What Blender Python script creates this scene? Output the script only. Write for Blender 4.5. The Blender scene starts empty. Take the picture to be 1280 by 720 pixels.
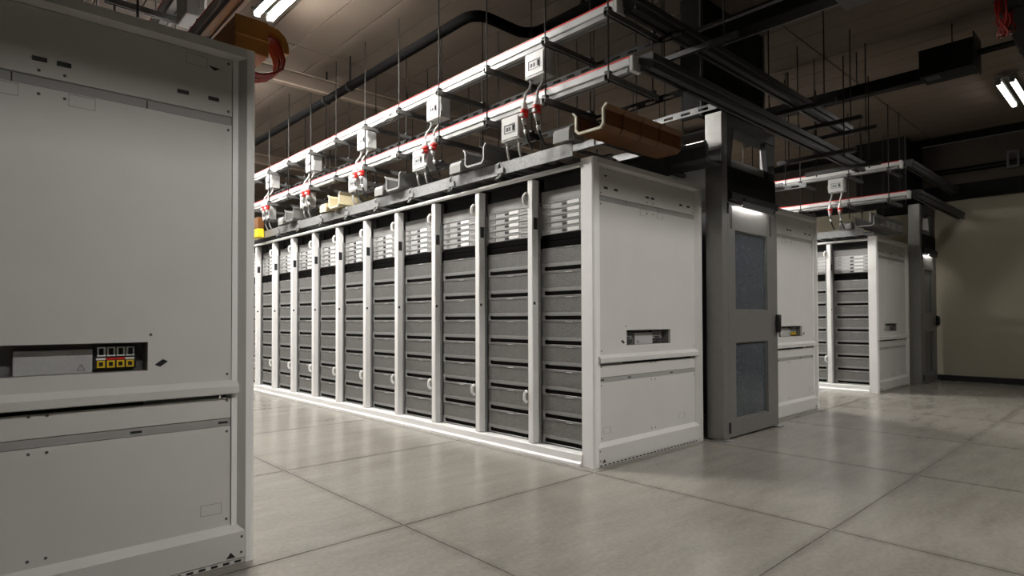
import bpy, bmesh, math, random
from mathutils import Vector, Matrix
random.seed(7)
scene = bpy.context.scene
COL = scene.collection

# ------------------------------------------------------------------ camera
YAW, PITCH, ROLL = -0.7462, 0.0169, -0.0033
cam_data = bpy.data.cameras.new('camera')
cam = bpy.data.objects.new('camera', cam_data)
COL.objects.link(cam)
fw = Vector((math.sin(-YAW) * math.cos(PITCH), math.cos(YAW) * math.cos(PITCH), math.sin(PITCH)))
rt = Vector((math.cos(YAW), math.sin(YAW), 0))
up = rt.cross(fw)
r2 = rt * math.cos(ROLL) + up * math.sin(ROLL)
u2 = -rt * math.sin(ROLL) + up * math.cos(ROLL)
m = Matrix.Identity(4)
for i in range(3):
    m[i][0], m[i][1], m[i][2] = r2[i], u2[i], -fw[i]
m.translation = Vector((-3.4595, -2.846, 1.1068))
cam.matrix_world = m
cam_data.sensor_width = 36
cam_data.lens = 752.8 / 1280 * 36
cam_data.shift_y = 25.75 / 1280
cam_data.clip_start = 0.02
scene.camera = cam

# ------------------------------------------------------------------ world, light level
w = bpy.data.worlds.new('world')
scene.world = w
w.use_nodes = True
w.node_tree.nodes['Background'].inputs[0].default_value = (1.0, 0.93, 0.85, 1)
w.node_tree.nodes['Background'].inputs[1].default_value = 0.012
scene.view_settings.view_transform = 'Standard'
scene.view_settings.look = 'None'
scene.view_settings.exposure = 0.0
scene.view_settings.gamma = 1.0
TUBE_AISLE = 390.0
TUBE_AISLE_B = 560.0
TUBE_HALL_ADDED = 620.0
TUBE_CORNER = 25.0

# ------------------------------------------------------------------ materials
def mat(name, col, rough=0.5, metal=0.0, noise=0.0, nscale=20.0, bump=0.0, bscale=200.0, spec=0.5, coords='Object'):
    M = bpy.data.materials.new(name)
    M.use_nodes = True
    nt = M.node_tree
    b = nt.nodes['Principled BSDF']
    b.inputs['Base Color'].default_value = (*col, 1)
    b.inputs['Roughness'].default_value = rough
    b.inputs['Metallic'].default_value = metal
    b.inputs['Specular IOR Level'].default_value = spec
    if noise or bump:
        tc = nt.nodes.new('ShaderNodeTexCoord')
    if noise:
        n = nt.nodes.new('ShaderNodeTexNoise')
        n.inputs['Scale'].default_value = nscale
        n.inputs['Detail'].default_value = 5
        nt.links.new(tc.outputs[coords], n.inputs['Vector'])
        r = nt.nodes.new('ShaderNodeValToRGB')
        r.color_ramp.elements[0].position = 0.3
        r.color_ramp.elements[1].position = 0.7
        r.color_ramp.elements[0].color = (*[c * (1 - noise) for c in col], 1)
        r.color_ramp.elements[1].color = (*[min(1, c * (1 + noise)) for c in col], 1)
        nt.links.new(n.outputs['Fac'], r.inputs['Fac'])
        nt.links.new(r.outputs['Color'], b.inputs['Base Color'])
    if bump:
        n2 = nt.nodes.new('ShaderNodeTexNoise')
        n2.inputs['Scale'].default_value = bscale
        nt.links.new(tc.outputs[coords], n2.inputs['Vector'])
        bp = nt.nodes.new('ShaderNodeBump')
        bp.inputs['Strength'].default_value = bump
        bp.inputs['Distance'].default_value = 0.002
        nt.links.new(n2.outputs['Fac'], bp.inputs['Height'])
        nt.links.new(bp.outputs['Normal'], b.inputs['Normal'])
    return M

PANEL = mat('panel_grey_paint', (0.63, 0.618, 0.595), 0.42, noise=0.03, nscale=3, bump=0.15, bscale=350)
WHITE = mat('white_frame_paint', (0.86, 0.85, 0.84), 0.38, noise=0.02, nscale=6, bump=0.08, bscale=300)
BUSW = mat('busway_white', (0.64, 0.64, 0.64), 0.35, noise=0.02, nscale=5)
BUSG = mat('busway_grey', (0.30, 0.295, 0.29), 0.45, noise=0.05, nscale=8)
RED = mat('stripe_red', (0.62, 0.02, 0.015), 0.4, noise=0.05, nscale=30)
GALV = mat('galvanised_steel', (0.27, 0.27, 0.27), 0.42, metal=0.45, noise=0.18, nscale=40)
DSTEEL = mat('dark_strut_steel', (0.05, 0.049, 0.048), 0.5, metal=0.2, noise=0.15, nscale=30)
BLACK = mat('black_plastic', (0.012, 0.012, 0.013), 0.5, noise=0.1, nscale=30)
BLACKP = mat('black_paint', (0.007, 0.0066, 0.0062), 0.6, noise=0.2, nscale=12, spec=0.15)
PIPEM = mat('black_pipe', (0.0035, 0.0033, 0.0031), 0.8, noise=0.2, nscale=12, spec=0.03)
ROD = mat('dark_rod', (0.03, 0.027, 0.024), 0.6, noise=0.1, nscale=40, spec=0.2)
STRIP = mat('joint_strip_grey', (0.36, 0.355, 0.345), 0.4, noise=0.03, nscale=5)
DARKIN = mat('dark_interior', (0.03, 0.03, 0.031), 0.6, noise=0.1, nscale=10)
TRAY = mat('tray_metal', (0.31, 0.307, 0.302), 0.42, metal=0.35, noise=0.05, nscale=25)
SLED = mat('sled_face', (0.50, 0.50, 0.50), 0.4, metal=0.2, noise=0.05, nscale=40)
LABEL = mat('label_white', (0.8, 0.8, 0.79), 0.5, noise=0.02, nscale=60)
RECESSG = mat('brushed_plate', (0.62, 0.62, 0.62), 0.35, metal=0.4, noise=0.04, nscale=90)
GREYB = mat('tap_box_grey', (0.46, 0.457, 0.447), 0.42, noise=0.03, nscale=12)
DGREY = mat('dark_grey_plastic', (0.09, 0.09, 0.09), 0.5, noise=0.1, nscale=20)
YEL = mat('yellow_plastic', (0.75, 0.52, 0.02), 0.45, noise=0.05, nscale=20)
ORANGE = mat('orange_brown_duct', (0.15, 0.055, 0.013), 0.45, noise=0.1, nscale=8)
ORANGE_LIT = mat('lit_orange_duct', (0.46, 0.19, 0.04), 0.45, noise=0.12, nscale=8)  # lighter copy of the orange, its lit look put into the colour
TANDUCT = mat('pale_yellow_duct', (0.60, 0.52, 0.33), 0.45, noise=0.06, nscale=10)
GREYDUCT = mat('grey_duct', (0.20, 0.197, 0.19), 0.5, noise=0.08, nscale=10)
LIPM = mat('duct_edge', (0.62, 0.58, 0.46), 0.45, noise=0.05, nscale=10)
REDCABLE = mat('red_cable', (0.30, 0.014, 0.009), 0.22, noise=0.15, nscale=50)
DOORM = mat('door_grey_steel', (0.235, 0.23, 0.22), 0.36, metal=0.45, noise=0.05, nscale=15, bump=0.05, bscale=200)
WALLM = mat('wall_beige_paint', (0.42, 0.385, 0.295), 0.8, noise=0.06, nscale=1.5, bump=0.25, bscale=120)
WALLU = mat('upper_wall_shade_brown', (0.07, 0.055, 0.042), 0.8, noise=0.1, nscale=2)  # shade of the unlit wall top put into a dark brown
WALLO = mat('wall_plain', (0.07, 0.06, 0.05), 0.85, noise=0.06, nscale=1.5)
BEAMT = mat('beam_tan', (0.24, 0.185, 0.14), 0.6, noise=0.06, nscale=4)
HOUS = mat('fixture_grey', (0.10, 0.10, 0.095), 0.5, noise=0.05, nscale=10)
REFL = mat('reflector_dull', (0.03, 0.028, 0.024), 0.7, noise=0.02, nscale=10)

def mesh_mat():
    M = mat('perforated_face', (0.30, 0.295, 0.29), 0.40, metal=0.45)
    nt = M.node_tree
    b = nt.nodes['Principled BSDF']
    tc = nt.nodes.new('ShaderNodeTexCoord')
    v = nt.nodes.new('ShaderNodeTexVoronoi')
    v.inputs['Scale'].default_value = 260
    nt.links.new(tc.outputs['Object'], v.inputs['Vector'])
    r = nt.nodes.new('ShaderNodeValToRGB')
    r.color_ramp.elements[0].position = 0.25
    r.color_ramp.elements[0].color = (0.05, 0.049, 0.047, 1)
    r.color_ramp.elements[1].position = 0.55
    r.color_ramp.elements[1].color = (0.29, 0.286, 0.28, 1)
    nt.links.new(v.outputs['Distance'], r.inputs['Fac'])
    nt.links.new(r.outputs['Color'], b.inputs['Base Color'])
    return M
MESHF = mesh_mat()

def concrete():
    M = mat('polished_concrete', (0.33, 0.31, 0.27), 0.3)
    nt = M.node_tree
    b = nt.nodes['Principled BSDF']
    L = nt.links.new
    g = nt.nodes.new('ShaderNodeNewGeometry')
    def N(scale, detail, rough, vec):
        n = nt.nodes.new('ShaderNodeTexNoise')
        n.inputs['Scale'].default_value = scale; n.inputs['Detail'].default_value = detail; n.inputs['Roughness'].default_value = rough
        L(vec, n.inputs['Vector'])
        return n.outputs['Fac']
    def mixf(f, a, b_):
        x = nt.nodes.new('ShaderNodeMix'); x.data_type = 'FLOAT'; x.inputs[0].default_value = f
        L(a, x.inputs[2]); L(b_, x.inputs[3])
        return x.outputs[0]
    mp = nt.nodes.new('ShaderNodeMapping'); mp.inputs['Scale'].default_value = (0.8, 3.0, 1.0); mp.inputs['Rotation'].default_value = (0, 0, 0.75)
    L(g.outputs['Position'], mp.inputs['Vector'])
    big = N(0.9, 3, 0.5, g.outputs['Position'])
    streak = N(2.4, 6, 0.6, mp.outputs['Vector'])
    fine = N(38, 5, 0.65, g.outputs['Position'])
    v = mixf(0.35, mixf(0.5, big, streak), fine)
    r = nt.nodes.new('ShaderNodeValToRGB')
    e = r.color_ramp.elements
    e[0].position = 0.32; e[0].color = (0.178, 0.164, 0.140, 1)
    e[1].position = 0.68; e[1].color = (0.318, 0.300, 0.265, 1)
    L(v, r.inputs['Fac'])
    # worn dirty edges along the saw-cut joints (a stain that belongs to the slabs)
    sp = nt.nodes.new('ShaderNodeSeparateXYZ'); L(g.outputs['Position'], sp.inputs[0])
    def M2(op, a, c=None):
        q = nt.nodes.new('ShaderNodeMath'); q.operation = op
        if isinstance(a, (int, float)): q.inputs[0].default_value = a
        else: L(a, q.inputs[0])
        if c is not None:
            if isinstance(c, (int, float)): q.inputs[1].default_value = c
            else: L(c, q.inputs[1])
        return q.outputs[0]
    def edge(axis, off):
        t_ = M2('FRACT', M2('DIVIDE', M2('SUBTRACT', sp.outputs[axis], off - 0.005 - 1.595 * 8), 1.595))
        return M2('MULTIPLY', M2('MINIMUM', t_, M2('SUBTRACT', 1.0, t_)), 1.595)
    dist = M2('MINIMUM', edge(0, -0.082), edge(1, -0.055))
    dist = M2('ADD', dist, M2('MULTIPLY', M2('SUBTRACT', streak, 0.5), 0.06))
    er = nt.nodes.new('ShaderNodeMapRange'); er.inputs[1].default_value = 0.0; er.inputs[2].default_value = 0.055; er.inputs[3].default_value = 0.80; er.inputs[4].default_value = 1.0
    L(dist, er.inputs[0])
    mm = nt.nodes.new('ShaderNodeMix'); mm.data_type = 'RGBA'; mm.blend_type = 'MULTIPLY'; mm.inputs[0].default_value = 1.0
    L(r.outputs['Color'], mm.inputs[6]); L(er.outputs[0], mm.inputs[7])
    L(mm.outputs[2], b.inputs['Base Color'])
    rr = nt.nodes.new('ShaderNodeMapRange'); rr.inputs[1].default_value = 0.3; rr.inputs[2].default_value = 0.7; rr.inputs[3].default_value = 0.19; rr.inputs[4].default_value = 0.27
    L(v, rr.inputs[0]); L(rr.outputs[0], b.inputs['Roughness'])
    return M
CONC = concrete()
JOINT = mat('joint_filler', (0.135, 0.124, 0.105), 0.9, noise=0.1, nscale=5)
CEILM = mat('ceiling_plank_tan', (0.125, 0.095, 0.072), 0.85, noise=0.10, nscale=1.3, coords='Object')

def glass():
    """tinted pane with a faint woven film"""
    M = mat('door_glass', (0.10, 0.118, 0.135), 0.12, noise=0.35, nscale=55)
    nt = M.node_tree
    b = nt.nodes['Principled BSDF']
    b.inputs['Transmission Weight'].default_value = 0.35
    b.inputs['IOR'].default_value = 1.45
    b.inputs['Specular IOR Level'].default_value = 0.6
    return M
GLASS = glass()

def emit(name, strength, col=(1.0, 0.97, 0.92)):
    M = bpy.data.materials.new(name)
    M.use_nodes = True
    nt = M.node_tree
    nt.nodes.clear()
    e = nt.nodes.new('ShaderNodeEmission')
    e.inputs[0].default_value = (*col, 1); e.inputs[1].default_value = strength
    o = nt.nodes.new('ShaderNodeOutputMaterial')
    nt.links.new(e.outputs[0], o.inputs[0])
    return M
TUBE_A = emit('fluorescent_tube_aisle', TUBE_AISLE)
TUBE_D = emit('added_door_lamp_strip', 40.0)
TUBE_B = emit('fluorescent_tube_second_aisle', TUBE_AISLE_B)
TUBE_H_ADDED = emit('added_fluorescent_tube_hall', TUBE_HALL_ADDED)
TUBE_C = emit('fluorescent_tube_corner', TUBE_CORNER)

# ------------------------------------------------------------------ mesh helper
class MB:
    def __init__(self, flip=False):
        self.bm = bmesh.new(); self.flip = flip
    def _tag(self, n0, mi, smooth=False):
        self.bm.faces.ensure_lookup_table()
        for f in self.bm.faces[n0:]:
            f.material_index = mi; f.smooth = smooth
    def box(self, x0, x1, y0, y1, z0, z1, mi=0, bev=0.0, seg=1):
        t = bmesh.new()
        bmesh.ops.create_cube(t, size=1)
        for v in t.verts:
            v.co = Vector(((x0 + x1) / 2 + v.co.x * abs(x1 - x0), (y0 + y1) / 2 + v.co.y * abs(y1 - y0), (z0 + z1) / 2 + v.co.z * abs(z1 - z0)))
        if bev:
            bmesh.ops.bevel(t, geom=list(t.edges), offset=bev, segments=seg, affect='EDGES', profile=0.5)
        self._merge(t, mi)
        return self
    def _merge(self, t, mi, smooth=False):
        mp = {v: self.bm.verts.new(v.co) for v in t.verts}
        for f in t.faces:
            g = self.bm.faces.new([mp[v] for v in f.verts]); g.material_index = mi; g.smooth = smooth or f.smooth
        t.free()
    def prism(self, prof, ax, a0, a1, mi=0):
        def P(a, p):
            return {'x': (a, p[0], p[1]), 'y': (p[0], a, p[1]), 'z': (p[0], p[1], a)}[ax]
        A = [self.bm.verts.new(P(a0, p)) for p in prof]
        B = [self.bm.verts.new(P(a1, p)) for p in prof]
        n = len(prof)
        fs = [self.bm.faces.new(A), self.bm.faces.new(B[::-1])]
        for i in range(n):
            fs.append(self.bm.faces.new([A[i], A[(i + 1) % n], B[(i + 1) % n], B[i]]))
        for f in fs: f.material_index = mi
        return self
    def tube(self, pts, r, n=8, mi=0, cap=True, radii=None):
        pts = [Vector(p) for p in pts]
        rings = []
        prev = None
        for i, p in enumerate(pts):
            d = (pts[min(i + 1, len(pts) - 1)] - pts[max(i - 1, 0)]).normalized()
            if prev is None:
                a = d.orthogonal().normalized()
            else:
                a = (prev - d * prev.dot(d)).normalized()
            prev = a
            b = d.cross(a)
            R = radii[i] if radii else r
            rings.append([self.bm.verts.new(p + (a * math.cos(2 * math.pi * k / n) + b * math.sin(2 * math.pi * k / n)) * R) for k in range(n)])
        for i in range(len(rings) - 1):
            for k in range(n):
                f = self.bm.faces.new([rings[i][k], rings[i][(k + 1) % n], rings[i + 1][(k + 1) % n], rings[i + 1][k]])
                f.material_index = mi; f.smooth = n > 5
        if cap:
            for rg in (rings[0][::-1], rings[-1]):
                self.bm.faces.new(rg).material_index = mi
        return self
    def cyl(self, p0, p1, r, n=10, mi=0):
        return self.tube([p0, p1], r, n, mi)
    def plate(self, x0, x1, z0, z1, y0, y1, hole, mi=0):
        hx0, hx1, hz0, hz1 = hole
        V = self.bm.verts.new
        O = [(x0, z0), (x1, z0), (x1, z1), (x0, z1)]; I = [(hx0, hz0), (hx1, hz0), (hx1, hz1), (hx0, hz1)]
        of = [V((x, y0, z)) for x, z in O]; ob = [V((x, y1, z)) for x, z in O]
        jf = [V((x, y0, z)) for x, z in I]; jb = [V((x, y1, z)) for x, z in I]
        for i in range(4):
            j = (i + 1) % 4
            for q in ([of[i], of[j], jf[j], jf[i]], [ob[j], ob[i], jb[i], jb[j]], [of[j], of[i], ob[i], ob[j]], [jf[i], jf[j], jb[j], jb[i]]):
                self.bm.faces.new(q).material_index = mi
        return self
    def build(self, name, mats, parent=None, loc=None):
        if not isinstance(mats, (list, tuple)): mats = [mats]
        if self.flip:
            for v in self.bm.verts: v.co.x = -v.co.x
        bmesh.ops.recalc_face_normals(self.bm, faces=list(self.bm.faces))
        me = bpy.data.meshes.new(name)
        self.bm.to_mesh(me); self.bm.free()
        for M in mats: me.materials.append(M)
        o = bpy.data.objects.new(name, me)
        COL.objects.link(o)
        if parent: o.parent = parent
        if loc: o.location = loc
        return o

def tag(o, label, cat, group=None, kind=None):
    if label: o['label'] = label
    if cat: o['category'] = cat
    if group: o['group'] = group
    if kind: o['kind'] = kind
    return o
def thing(name, label, cat, loc=(0, 0, 0), rz=0.0, group=None):
    o = bpy.data.objects.new(name, None)
    COL.objects.link(o)
    o.empty_display_size = 0.1
    o.location = loc; o.rotation_euler = (0, 0, rz)
    return tag(o, label, cat, group)
def dup(root, loc=None, rz=None, label=None, group=None, skip=()):
    r = root.copy(); COL.objects.link(r)
    if loc is not None: r.location = loc
    if rz is not None: r.rotation_euler = (0, 0, rz)
    if label: r['label'] = label
    if group: r['group'] = group
    for c in list(root.children):
        if c.name.split('.')[0] in skip: continue
        d = c.copy(); COL.objects.link(d); d.parent = r
        for g in list(c.children):
            h = g.copy(); COL.objects.link(h); h.parent = d
    return r
def copy_part(o, parent, loc):
    c = o.copy(); COL.objects.link(c); c.parent = parent; c.location = loc
    for g in list(o.children):
        h = g.copy(); COL.objects.link(h); h.parent = c
    return c

ORD = ['first', 'second', 'third', 'fourth', 'fifth', 'sixth', 'seventh', 'eighth', 'ninth', 'tenth', 'eleventh', 'twelfth']
ZC = 4.15           # ceiling
XW = 9.32           # right wall
YB = 12.6           # back wall
XL, YF = -7.6, -6.8

# ------------------------------------------------------------------ floor: slabs with joints
floor = MB().box(XL, XW, YF, YB, -0.16, -0.003).build('floor', JOINT)
floor['kind'] = 'structure'
SL = 1.595
sl = MB().box(0, SL - 0.010, 0, SL - 0.010, -0.012, 0.0).build('floor_slab', CONC, floor)
x0, y0 = -0.082, -0.055
first = True
for i in range(-5, 6):
    for j in range(-5, 8):
        px, py = x0 + i * SL, y0 + j * SL
        if px + SL > XW + 0.4 or py + SL > YB + 0.6 or px < XL - 0.9 or py < YF - 1.3: continue
        if first: sl.location = (px, py, 0); first = False
        else: copy_part(sl, floor, (px, py, 0))

# ------------------------------------------------------------------ ceiling: long planks
ceil = MB().box(XL, XW, YF, YB, ZC + 0.02, ZC + 0.2).build('ceiling', BLACKP)
ceil['kind'] = 'structure'
PW, PL = 0.362, 3.85
pk = MB().box(0, PW - 0.007, 0, PL - 0.012, ZC, ZC + 0.02, bev=0.003).build('ceiling_plank', CEILM, ceil)
first = True
for i in range(-11, 26):
    for j in range(-1, 4):
        px, py = -0.70 + i * PW, -0.19 + j * PL
        if px + PW > XW: continue
        if first: pk.location = (px, py, 0); first = False
        else: copy_part(pk, ceil, (px, py, 0))

# ------------------------------------------------------------------ walls
wr = MB().box(XW, XW + 0.2, YF, YB, 0, ZC).build('wall_right', WALLM); wr['kind'] = 'structure'
o = MB().box(XL, XW, YB, YB + 0.2, 0, ZC).build('wall_back', WALLO); o['kind'] = 'structure'
o = MB().box(XL - 0.2, XL, YF, YB, 0, ZC).build('wall_left', WALLO); o['kind'] = 'structure'
o = MB().box(XL, XW, YF - 0.2, YF, 0, ZC).build('wall_front', WALLO); o['kind'] = 'structure'
o = MB().prism([(XW - 0.02, 0), (XW, 0), (XW, 0.10), (XW - 0.012, 0.10), (XW - 0.02, 0.09)], 'y', YF, YB).build('baseboard_right', BLACK); o['kind'] = 'structure'
o = MB().box(XW - 0.012, XW, YF, YB, 3.17, ZC - 0.002).build('wall_top_shade', WALLU); o['kind'] = 'structure'  # dark sheet laid over the upper wall to stand for its shade
o = MB().prism([(XW - 0.10, 3.14), (XW, 3.14), (XW, 3.42), (XW - 0.02, 3.42), (XW - 0.02, 3.17), (XW - 0.10, 3.17)], 'y', YF, YB).build('trim_1', BLACKP); o['kind'] = 'structure'

# ------------------------------------------------------------------ ceiling beams along x
def ibeam(y, label):
    t = thing('steel_beam', label, 'beam', (0, y, 3.84))
    MB().box(XL, XW, -0.035, 0.035, 0, 0.02).build('bottom_flange', BEAMT, t)
    MB().box(XL, XW, -0.006, 0.006, 0.02, 0.16).build('web', CEILM, t)
    MB().box(XL, XW, -0.035, 0.035, 0.16, 0.175).build('top_flange', BEAMT, t)
    for x in range(-7, 10, 2): MB().cyl((x, 0, 0.175), (x, 0, ZC - 3.84), 0.012, 6).build('hanger_rod', ROD, t)
ibeam(4.04, 'tan steel beam crossing under the ceiling behind the red cable loop')
ibeam(7.9, 'farther tan steel beam crossing under the ceiling deep above the aisle')

# ------------------------------------------------------------------ light fixtures
def fixture(name, label, loc, rz, tube, group=None, deep=False):
    t = thing(name, label, 'light', loc, rz, group)       # length along local x
    L = 0.62
    MB().box(-L, L, -0.045, 0.045, 0.075, 0.125, bev=0.006).build('housing', HOUS, t)
    WB, ZB = deep or (0.175, 0.0)     # shield mouth
    for s in (-1, 1):
        MB().prism([(s * 0.02, 0.065), (s * 0.11, 0.065), (s * WB, ZB), (s * (WB + 0.006), ZB), (s * 0.116, 0.073), (s * 0.02, 0.073)], 'x', -L, L).build('reflector', REFL, t)
        MB().tube([(-L + 0.04, s * 0.055, 0.02), (L - 0.04, s * 0.055, 0.02)], 0.028, 10).build('tube', tube, t)
        for e in (-1, 1):
            a, b = sorted((e * (L - 0.045), e * L))
            MB().box(a, b, s * 0.055 - 0.03, s * 0.055 + 0.03, -0.012, 0.064, bev=0.006).build('lamp_socket', DGREY, t)
    for e in (-1, 1):
        MB().prism([(-WB - 0.006, ZB), (WB + 0.006, ZB), (0.116, 0.074), (-0.116, 0.074)], 'x', e * L, e * (L + 0.006)).build('end_plate', DGREY, t)
        MB().cyl((e * 0.45, 0, 0.125), (e * 0.45, 0, ZC - loc[2]), 0.005, 6).build('hanger_rod', ROD, t)
    return t
def twin_batten(name, label, loc, rz, tube, group=None):
    """two slim capped battens side by side, joined by straps"""
    t = thing(name, label, 'light', loc, rz, group)
    L = 0.62
    for s in (-1, 1):
        c = s * 0.066
        MB().prism([(c - 0.036, 0.0), (c - 0.033, 0.0), (c - 0.033, 0.032), (c + 0.033, 0.032), (c + 0.033, 0.0), (c + 0.036, 0.0), (c + 0.036, 0.040), (c - 0.036, 0.040)], 'x', -L, L).build('batten_cap', HOUS, t)
        MB().tube([(-L + 0.04, c, 0.002), (L - 0.04, c, 0.002)], 0.028, 10).build('tube', tube, t)
        for e in (-1, 1):
            a, b = sorted((e * (L - 0.045), e * L))
            MB().box(a, b, c - 0.031, c + 0.031, -0.030, 0.031, bev=0.006).build('lamp_socket', DGREY, t)
    for e in (-1, 1):
        MB().box(e * 0.60 - 0.02, e * 0.60 + 0.02, -0.11, 0.11, 0.041, 0.062, bev=0.004).build('cross_strap', DGREY, t)
        MB().cyl((e * 0.60, 0, 0.06), (e * 0.60, 0, ZC - loc[2]), 0.005, 6).build('hanger_rod', DSTEEL, t)
    return t
ZF = 4.0
for k, y in enumerate((2.36, 5.0, 7.6, 10.2)):
    twin_batten('light_fixture', ['twin tube ceiling light over the aisle, seen beside the orange duct end', 'second twin tube ceiling light along the aisle behind the orange duct',
            'third twin tube ceiling light along the aisle', 'farthest twin tube ceiling light along the aisle'][k],
            (-1.31, y + 0.03, ZF + 0.02), math.pi / 2, TUBE_A, 'ceiling lights over the rack aisle')
twin_batten('light_fixture', 'twin tube ceiling light in the upper right corner near the far wall', (6.62, -1.56, ZF + 0.02), 0, TUBE_C)
def added_louvre_light(label, loc):  # unseen lights added to brighten the end panels below their dark tops
    t = thing('added_louvre_light', label, 'light', loc, 0, 'added shielded lights over the hall')
    L = 0.62
    MB().box(-L, L, -0.045, 0.045, 0.07, 0.12, bev=0.006).build('housing', HOUS, t)
    for s in (-1, 1):
        MB().prism([(s * 0.02, 0.06), (s * 0.12, 0.06), (s * 0.20, -0.118), (s * 0.206, -0.118), (s * 0.126, 0.068), (s * 0.02, 0.068)], 'x', -L, L).build('shield', BLACKP, t)
    for q in range(1, 6): MB().prism([(-0.196, -0.114), (0.196, -0.114), (0.13, -0.018), (-0.13, -0.018)], 'x', -L + q * L / 3 - 0.003, -L + q * L / 3 + 0.003).build('cross_baffle', BLACKP, t)
    MB().tube([(-L + 0.03, 0, 0.0), (L - 0.03, 0, 0.0)], 0.010, 10).build('tube', TUBE_H_ADDED, t)
    for e in (-1, 1):
        MB().prism([(-0.206, -0.118), (0.206, -0.118), (0.126, 0.068), (-0.126, 0.068)], 'x', e * L, e * (L + 0.006)).build('end_plate', DGREY, t)
        MB().cyl((e * 0.45, 0, 0.12), (e * 0.45, 0, ZC - loc[2]), 0.005, 6).build('hanger_rod', ROD, t)
for k, x in enumerate((-2.5, -1.0, 0.6, 2.2, 3.8, 5.4)):
    added_louvre_light('added shielded tube light, unseen over the hall behind the camera, %s from the left' % ORD[k], (x, -3.4, ZF))
for k, y in enumerate((2.6, 5.6)):
    fixture('light_fixture', ['twin tube ceiling light over the second aisle beyond the grey door', 'farther twin tube ceiling light over the second aisle'][k],
            (5.35, y, ZF), math.pi / 2, TUBE_B, 'ceiling lights over the second aisle', (0.175, -0.10))

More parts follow.
